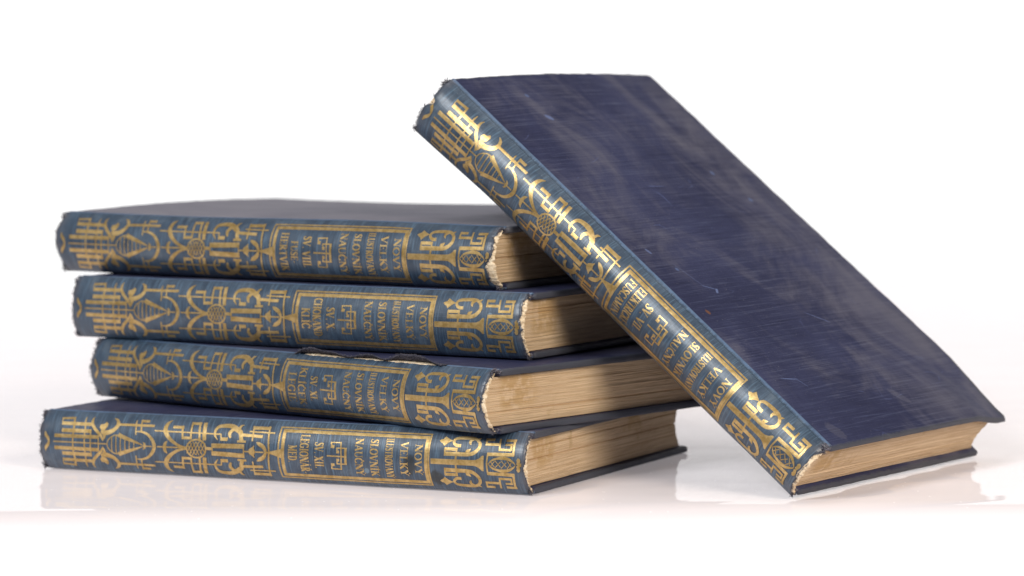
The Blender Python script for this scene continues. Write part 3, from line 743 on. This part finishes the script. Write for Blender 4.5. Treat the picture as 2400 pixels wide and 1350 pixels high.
def spine_cloth(sp, T, parent, sd, head_amp, tail_amp, head_bite, tail_bite, warp_top, warp_bot):
    """cloth wrapped round the back, over both shoulders on to the boards, ragged at head and tail"""
    vm = sp.half * sp.R / sp.k * 1000
    prof = []  # (arc mm, y, z, n)
    # board strip top
    N = 44
    pts = []
    def add(v, y, z): pts.append((v, y, z))
    zt = T + 0.00025
    add(vm + 4.9, 0.0052, T - 0.0005); add(vm + 4.4, 0.0047, zt + 0.0001); add(vm + 3.8, 0.0041, zt + 0.0003); add(vm + 3.2, 0.0035, zt + 0.0001); add(vm + 2.6, 0.0029, zt - 0.0007); add(vm + 2.1, 0.0024, zt - 0.0008); add(vm + 1.6, 0.0018, zt - 0.0004)
    add(vm + 0.9, 0.0010, zt + 0.0001)
    for i in range(N + 1):
        v = vm * (1 - 2 * i / N)
        f = abs(v) / vm
        p, n = sp.at(0, v)
        y, z = p.y, p.z - sp.lift(-L / 2, p.z)
        if f > 0.86:      # shoulder rounding
            k = (f - .86) / .14
            y += 0.0004 * k * k; z -= math.copysign(0.0004 * k * k, v) * (1 - k)
        pts.append((v, y, z))
    add(-vm - 1.1, 0.0011, -0.0001 + 0.0002); add(-vm - 1.9, 0.0020, 0.0001); add(-vm - 2.8, 0.0030, 0.0004); add(-vm - 3.6, 0.0040, 0.0001); add(-vm - 4.2, 0.0046, 0.0007)
    rows_o, rows_i = [], []
    NU = 150
    for (v, y, z) in pts:
        a = tear(0, v, sd, tail_amp, tail_bite); b = 245 - tear(0, v, sd + 31, head_amp, head_bite)
        ro, ri = [], []
        for i in range(NU + 1):
            t = i / NU
            u = a + (b - a) * t
            x = u * 0.001 - L / 2
            w = sp.wob(u, v)
            wz = sp.lift(x, z)
            if abs(v) < vm:
                n = Vector((0, -math.cos(v * .001 * sp.k / sp.R), math.sin(v * .001 * sp.k / sp.R)))
            else: n = Vector((0, 0, math.copysign(1, v)))
            # the very ends curl in a little
            e = min(u - a, b - u); curl = 0.0007 * math.exp(-max(0, e) / 2.2) * (abs(v) < vm)
            lim = 0.6 if abs(v) > vm * 1.001 else 1.0
            P = Vector((x, y, z + wz)) + n * (w * lim - 0.00025 - curl)
            ro.append(P); ri.append(P - n * 0.0007)
        rows_o.append(ro); rows_i.append(ri)
    me = bpy.data.meshes.new("spine_cloth")
    nv = NU + 1; nr = len(pts)
    vs = [tuple(p) for r in rows_o for p in r] + [tuple(p) for r in rows_i for p in r]
    off = nr * nv; fs = []
    for i in range(nr - 1):
        for j in range(NU):
            a = i * nv + j
            fs.append((a, a + 1, a + nv + 1, a + nv)); fs.append((off + a, off + a + nv, off + a + nv + 1, off + a + 1))
    for i in range(nr - 1):
        for j in (0, NU):
            a, b = i * nv + j, (i + 1) * nv + j
            fs.append((a, b, b + off, a + off) if j else (b, a, a + off, b + off))
    for j in range(NU):
        a = j; b = (nr - 1) * nv + j
        fs.append((a, a + off, a + 1 + off, a + 1)); fs.append((b, b + 1, b + 1 + off, b + off))
    me.from_pydata(vs, [], fs)
    bm = bmesh.new(); bm.from_mesh(me); bmesh.ops.recalc_face_normals(bm, faces=bm.faces); bm.to_mesh(me); bm.free()
    return link_obj("spine", me, M_SPINE, parent)

def lining(sp, T, parent, sd, amp, end):
    """cream paper and card laid bare under the torn cloth, one crumpled strip at head or tail"""
    vm = sp.half * sp.R / sp.k * 1000
    N, K = 120, 6
    vs, fs = [], []
    sg = 1 if end else -1
    for i in range(N + 1):
        v = vm * 0.95 * (1 - 2 * i / N)
        p, n = sp.at(245 if end else 0, v)
        d = (0.35 if end else 2.6) + 0.55 * amp * abs(fbm(v * 0.22 + sd, 11 + end)) + 0.25 * fbm(v * 1.1 + sd, 4)
        d = max(0.0, d)
        th = 0.0014 + 0.0010 * fbm(v * 0.35, sd + 3) + 0.0003 * fbm(v * 1.7, sd)
        th *= min(1.0, (1.02 - abs(v) / vm) * 6)
        xe = (L / 2 - d * 0.001) * sg
        xi = (L / 2 - 0.012) * sg
        vs.append(tuple(Vector((xi, p.y, p.z)) - n * 0.00105))
        for k in range(K + 1):
            f = k / K
            bulge = 0.0009 * math.sin(math.pi * f) + 0.0007 * fbm(v * 0.8 + sd, f * 2.5, 3)
            vs.append(tuple(Vector((xe + sg * (bulge - 0.0006), p.y, p.z)) - n * (0.00095 + th * f)))
        vs.append(tuple(Vector((xi, p.y, p.z)) - n * (0.00095 + th)))
    R_ = K + 3
    for i in range(N):
        for k in range(R_):
            a = i * R_ + k; b = i * R_ + (k + 1) % R_
            fs.append((a, b, b + R_, a + R_))
    me = bpy.data.meshes.new("spine_lining"); me.from_pydata(vs, [], fs)
    bm = bmesh.new(); bm.from_mesh(me); bmesh.ops.recalc_face_normals(bm, faces=bm.faces); bm.to_mesh(me); bm.free()
    return link_obj("spine_lining", me, M_LINING, parent, smooth=True)

def thread(vs, fs, p, d, length, r, rng, n=7):
    d = d.normalized(); pos = p.copy(); rows = []
    for i in range(n):
        rr = r * (1 - 0.6 * i / n)
        a = d.orthogonal().normalized(); b = d.cross(a)
        rows.append([len(vs) + k for k in range(4)])
        for k in range(4):
            q = pos + (a * math.cos(k * math.pi / 2) + b * math.sin(k * math.pi / 2)) * rr
            vs.append(tuple(q))
        pos = pos + d * (length / n)
        d = (d + Vector((rng.gauss(0, .35), rng.gauss(0, .35), rng.gauss(0, .35)))).normalized()
    for i in range(n - 1):
        for k in range(4): fs.append((rows[i][k], rows[i][(k + 1) % 4], rows[i + 1][(k + 1) % 4], rows[i + 1][k]))

def fraying(sp, T, parent, sd, rng, head_amp, tail_amp, head_bite, tail_bite, end, n=170):
    vm = sp.half * sp.R / sp.k * 1000
    vs, fs = [], []
    for i in range(n):
        v = rng.uniform(-vm, vm) if rng.random() < .5 else rng.choice((-1, 1)) * vm * rng.uniform(.8, 1.0)
        amp, bite, s0 = (head_amp, head_bite, sd + 31) if end else (tail_amp, tail_bite, sd)
        d = tear(0, v, s0, amp, bite)
        u = 245 - d if end else d
        p, nn = sp.at(u, v, -0.0007)
        dirn = Vector(((1 if end else -1) * rng.uniform(.1, 1), 0, 0)) + nn * rng.uniform(-.5, .5) + Vector((0, rng.gauss(0, .3), rng.gauss(0, .7)))
        corner = abs(v) > vm * .8
        thread(vs, fs, p, dirn, rng.uniform(.0007, .0027 if corner else .0016), rng.uniform(.00006, .00015), rng)
    me = bpy.data.meshes.new("loose_thread"); me.from_pydata(vs, [], fs)
    return link_obj("loose_thread", me, M_FRAY, parent)

def corner_rag(sp, T, parent, rng, spots):
    """crumpled cloth where the joint has broken at the head"""
    for (u, y, z, r) in spots:
        bm = bmesh.new(); bmesh.ops.create_icosphere(bm, subdivisions=3, radius=1.0)
        s = rng.random() * 40
        for v in bm.verts:
            k = 1 + 0.75 * fbm(v.co.x * 1.6 + s, v.co.y * 1.6, v.co.z * 1.6) + .3 * fbm(v.co.x * 5 + s, v.co.y * 5, v.co.z * 5)
            v.co = Vector((v.co.x * 0.9, v.co.y * 1.5, v.co.z * .45)) * (k * r)
            v.co += Vector((u * .001 - L / 2, y, z))
        me = bpy.data.meshes.new("crumpled_cloth"); bm.to_mesh(me); bm.free()
        link_obj("crumpled_cloth", me, M_FRAY, parent, smooth=False)

def torn_flap(sp, T, parent):
    """cloth ripped along the upper joint: ragged flaps curl up and bare the card below"""
    def h(u):
        a = 0.0026 * math.exp(-((u - 137) / 8) ** 2) + 0.0014 * math.exp(-((u - 150) / 7) ** 2) + 0.0019 * math.exp(-((u - 172) / 7) ** 2)
        b = 0.0030 * sm((u - 182) / 9) * sm((214 - u) / 13)
        return 0.0003 + a + b + 0.0003 * fbm(u * 0.5, 3)
    rows_o, rows_i = [], []
    n, m = 180, 8
    for i in range(n + 1):
        u = 128 + 87 * i / n; x = u * .001 - L / 2
        H = max(0.0002, h(u)) * min(1, i / 6, (n - i) / 6 + .02)
        jag = 0.0007 * fbm(u * 1.9, 1) + 0.0003 * fbm(u * 7, 2)
        ro, ri = [], []
        for j in range(m + 1):
            f = j / m
            y = 0.0048 - (0.0052 + jag) * f * (1 - 0.25 * H / 0.003 * f)
            z = T + 0.0005 + H * f ** 1.3 + 0.00025 * fbm(u * 0.8, f * 3)
            ro.append(Vector((x, y, z))); ri.append(Vector((x, y, z - 0.0004)))
        rows_o.append(ro); rows_i.append(ri)
    secs = [ro + ri[::-1] for ro, ri in zip(rows_o, rows_i)]
    link_obj("torn_flap", loft("torn_flap", secs), M_RIPPED, parent)
    # bared card strip
    secs = []
    for i in range(61):
        u = 132 + 80 * i / 60; x = u * .001 - L / 2; w = 0.0007 + 0.0005 * fbm(u * .4, 9)
        y0 = 0.0014 - w; k = 0.00035 * min(1, i / 4, (60 - i) / 4)
        secs.append([Vector((x, y0, T - 0.0002)), Vector((x, 0.0036, T - 0.0002)), Vector((x, 0.0036, T + k + .00012)), Vector((x, y0 + .0003, T + k * .7))])
    link_obj("bared_card", loft("bared_card", secs), M_LINING, parent, smooth=False)
    vs, fs = [], []; rng = random.Random(4)
    for i in range(150):
        u = rng.uniform(130, 213)
        thread(vs, fs, Vector((u * .001 - L / 2, -0.0003, T + 0.0005 + h(u))), Vector((rng.gauss(0, .5), -.6, rng.uniform(-.2, .8))), rng.uniform(.0004, .0013), .00007, rng)
    me = bpy.data.meshes.new("loose_thread"); me.from_pydata(vs, [], fs)
    link_obj("loose_thread", me, M_FRAY, parent)

# ---------------------------------------------------------------- the five volumes
def make_book(label, pose, T, volume, sd, warp_top, warp_bot, head_amp=1.3, tail_amp=1.2, head_bite=(), tail_bite=(), rags=(), bulge=BULGE, cover_mat=None, tip=0.0, spine_mat=None):
    x, y, z, yaw, rx, ry = pose
    e = bpy.data.objects.new("book", None); COL.objects.link(e)
    M = Matrix.Rotation(yaw, 4, 'Z') @ Matrix.Rotation(ry, 4, 'Y') @ Matrix.Rotation(rx, 4, 'X')
    M.translation = Vector((x, y, z)); e.matrix_world = M
    e.empty_display_size = 0.02
    e['label'] = label; e['category'] = "book"; e['group'] = "old blue volumes of one encyclopedia"
    rng = random.Random(sd)
    sp = Spine(T, sd * 1.37, warp_top, warp_bot, bulge)
    s1 = sd * 1.7
    worn = lambda u, v: (u > 120 and u > 245 - tear(0, v, s1 + 31, head_amp, head_bite) - 0.4) or (u < 120 and u < tear(0, v, s1, tail_amp, tail_bite) + 0.4)
    board("cover", T, True, warp_top, e, rng, cover_mat, tip); board("cover", T, False, warp_bot, e, rng)
    page_block(sp, T, warp_top, warp_bot, e, rng)
    spn = spine_cloth(sp, T, e, sd * 1.7, head_amp, tail_amp, head_bite, tail_bite, warp_top, warp_bot)
    lining(sp, T, e, sd * 2.3, head_amp, 1); lining(sp, T, e, sd * 2.9, tail_amp, 0)
    if spine_mat: spn.data.materials[0] = spine_mat
    for end in (True, False): fraying(sp, T, e, sd * 1.7, rng, head_amp, tail_amp, head_bite, tail_bite, end)
    if rags: corner_rag(sp, T, e, rng, rags)
    for nm, ua, ub in (("gilt_pattern", 0, 126), ("gilt_pattern", 198, 250), ("gilt_emblem", 126, 198)):
        sel = [q for q in DESIGN if ua <= sum(p[0] for p in q[2]) / len(q[2]) < ub]
        link_obj(nm, foil_mesh(nm, sel, sp, worn, 0.82), M_GILT, spn)
    frm = link_obj("gilt_frame", foil_mesh("gilt_frame", FRAME, sp), M_GILT, spn)
    words = []
    for w_, a, b, c, d in TITLE + volume: words += text_strokes(w_, a, b, c, d)
    let = link_obj("gilt_lettering", foil_mesh("gilt_lettering", words, sp, step=0.0000005), M_GILT, spn)
    return e

flat = lambda x, y: 0.0
def sm(t): t = max(0, min(1, t)); return t * t * (3 - 2 * t)
def bow(h, x0=0.0):
    return lambda x, y: h * math.sin(math.pi * max(0, min(1, y / W))) 

BOOKS = {}
# ---------------------------------------------------------------- setting: glossy tabletop and white sweep behind it
def tabletop():
    prof = []
    n = 46
    yf, R = -0.1775, 0.125
    ys = [1.12 - (1.12 - yf) * i / 60 for i in range(61)]
    prof = [(y, 0.0) for y in ys]
    for i in range(1, n + 1):
        a = math.radians(88 * i / n); prof.append((yf - R * math.sin(a), -R * (1 - math.cos(a))))
    prof.append((yf - R, -0.35))
    prof.append((1.12, -0.35))
    pts = []
    xs = [-1.1 + 2.2 * i / 120 for i in range(121)]
    secs = []
    for x in xs:
        ring = []
        for (y, z) in prof:
            k = max(0.0, -z) if y < yf + 0.001 else 0.0
            wig = 0.0020 * math.sin(x * 14 + 1.1) + 0.0012 * math.sin(x * 31)
            ring.append(Vector((x, y + (wig if y <= yf + 0.02 else 0), z)))
        secs.append(ring)
    me = loft("tabletop", secs)
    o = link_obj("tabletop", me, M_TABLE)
    o['kind'] = "structure"
    return o
tabletop()

def backdrop():
    prof = [(1.124, -0.36), (1.124, -0.002)]
    for i in range(1, 21):
        a = math.radians(66 * i / 20); prof.append((1.124 + 1.1 * math.sin(a), -0.002 + 1.1 * (1 - math.cos(a))))
    xs = [-3.5 + 7.0 * i / 20 for i in range(21)]
    me = grid_mesh("backdrop", [[Vector((x, y, z)) for y, z in prof] for x in xs])
    o = link_obj("backdrop", me, mat_plain("white paper sweep", (0.88, 0.88, 0.89), (0.90, 0.90, 0.90), 0.004, 0.9))
    o['kind'] = "structure"
    return o
backdrop()

# ---------------------------------------------------------------- books
rad = math.radians
SVU = (143.6, 148.0)
bowA = lambda x, y: 0.0014 * math.sin(math.pi * max(0, min(1, y / W))) * (1 - 0.3 * (x / L + .5)) + 0.0004 * math.sin(x * 30)
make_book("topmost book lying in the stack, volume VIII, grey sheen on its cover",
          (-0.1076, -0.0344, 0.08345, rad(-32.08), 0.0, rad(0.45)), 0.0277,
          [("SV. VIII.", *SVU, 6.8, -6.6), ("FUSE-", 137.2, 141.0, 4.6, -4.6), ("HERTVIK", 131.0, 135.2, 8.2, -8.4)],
          3.0, bowA, flat, cover_mat=M_SHEEN, bulge=0.0080, head_amp=1.6, tail_amp=0.7, head_bite=((-3, 3.5, 3.2), (-9, 4, 2.4), (10, 2.5, 0.6)), tail_bite=((-9, 5, 1.5), (11, 3, 1.0)),
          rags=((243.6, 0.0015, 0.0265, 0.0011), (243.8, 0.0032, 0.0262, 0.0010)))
make_book("second book from the top of the stack, its cloth back reading volume X",
          (-0.0974, -0.0579, 0.0548, rad(-31.1), 0.0, rad(0.25)), 0.0283,
          [("SV. X.", *SVU, 5.2, -5.2), ("CHOKAND-", 136.4, 140.8, 9.0, -9.0), ("KLÍČ", 130.4, 134.8, 4.6, -4.6)],
          7.0, flat, flat, head_amp=1.5, tail_amp=0.8, head_bite=((3, 2.0, 1.2), (9, 3, 1.2)), tail_bite=((0, 6, 0.3),),
          rags=((243.8, 0.0018, 0.027, 0.0012), (243.9, 0.002, 0.002, 0.0012)))
bookC = make_book("third book down in the stack, volume XI, torn cloth curling up",
          (-0.0999, -0.0793, 0.0271, rad(-41.11), 0.0, rad(0.35)), 0.0272,
          [("SV. XI.", *SVU, 5.4, -5.4), ("KLÍČEK-", 136.4, 140.6, 9.0, -9.0), ("LEGIE", 130.2, 134.8, 6.4, -6.6)],
          11.0, flat, flat, bulge=0.0070, head_amp=1.5, tail_amp=0.6, head_bite=((0, 3, .8),), tail_bite=((6, 4, 0.8),),
          rags=((243.2, 0.0020, 0.0266, 0.0017), (243.8, 0.0035, 0.026, 0.0014), (243.8, 0.002, 0.002, 0.0014)))
torn_flap(Spine(0.0272, 11.0 * 1.37, bulge=0.0070), 0.0272, bookC)
make_book("bottom book of the stack, lying on the table, volume XII on its back",
          (-0.1021, -0.1000, 0.0003, rad(-26.48), 0.0, 0.0), 0.0262,
          [("SV. XII.", *SVU, 5.8, -6.2), ("LEGIONÁŘ-", 136.3, 140.7, 9.0, -9.2), ("MED.", 130.5, 134.9, 3.9, -3.9)],
          17.0, flat, flat, spine_mat=M_STAINED, head_amp=0.8, tail_amp=1.0, head_bite=((-2, 4, .5),), tail_bite=((11, 3, .8), (0, 2, .4)),
          rags=((243.9, 0.002, 0.0018, 0.0011),))
def warpE(x, y):
    t = y / W
    z = 0.0021 * math.sin(math.pi * max(0, min(1, t))) * (1.0 - 0.75 * sm(x / L + 0.5))
    h = sm((x / L + 0.5 - 0.80) / 0.20) * sm((t - 0.80) / 0.20)
    return z - 0.0042 * h
flareE = lambda x, y: -0.0022 * sm((-x - 0.065) / 0.06) * (1 - 0.6 * y / W)      # the lower board has sprung away a little at the tail
make_book("leaning book propped slanting against the stack, volume VII, scuffed navy cover",
          (0.0367, -0.1173, 0.0770, rad(-35.05), rad(0.0), rad(38.51)), 0.0273,
          [("SV. VII.", *SVU, 6.4, -6.4), ("ELEKTRICKÉ-", 136.3, 140.7, 9.2, -9.4), ("FUSCAMIN.", 130.5, 134.7, 9.0, -9.0)],
          23.0, warpE, flareE, cover_mat=M_SCUFFED, tip=0.0028, bulge=0.0072, head_amp=1.2, tail_amp=0.9, head_bite=((0, 4, 1.0), (8, 3, .8), (-7, 3, .6)), tail_bite=((4, 2.2, 3.0), (-2, 5, 0.8), (9, 3, 1.2)),
          rags=((243.4, 0.0016, 0.0265, 0.0017), (243.7, 0.0034, 0.0258, 0.0013), (243.8, 0.0005, 0.0035, 0.0009), (244.3, 0.1672, 0.0213, 0.0008)))
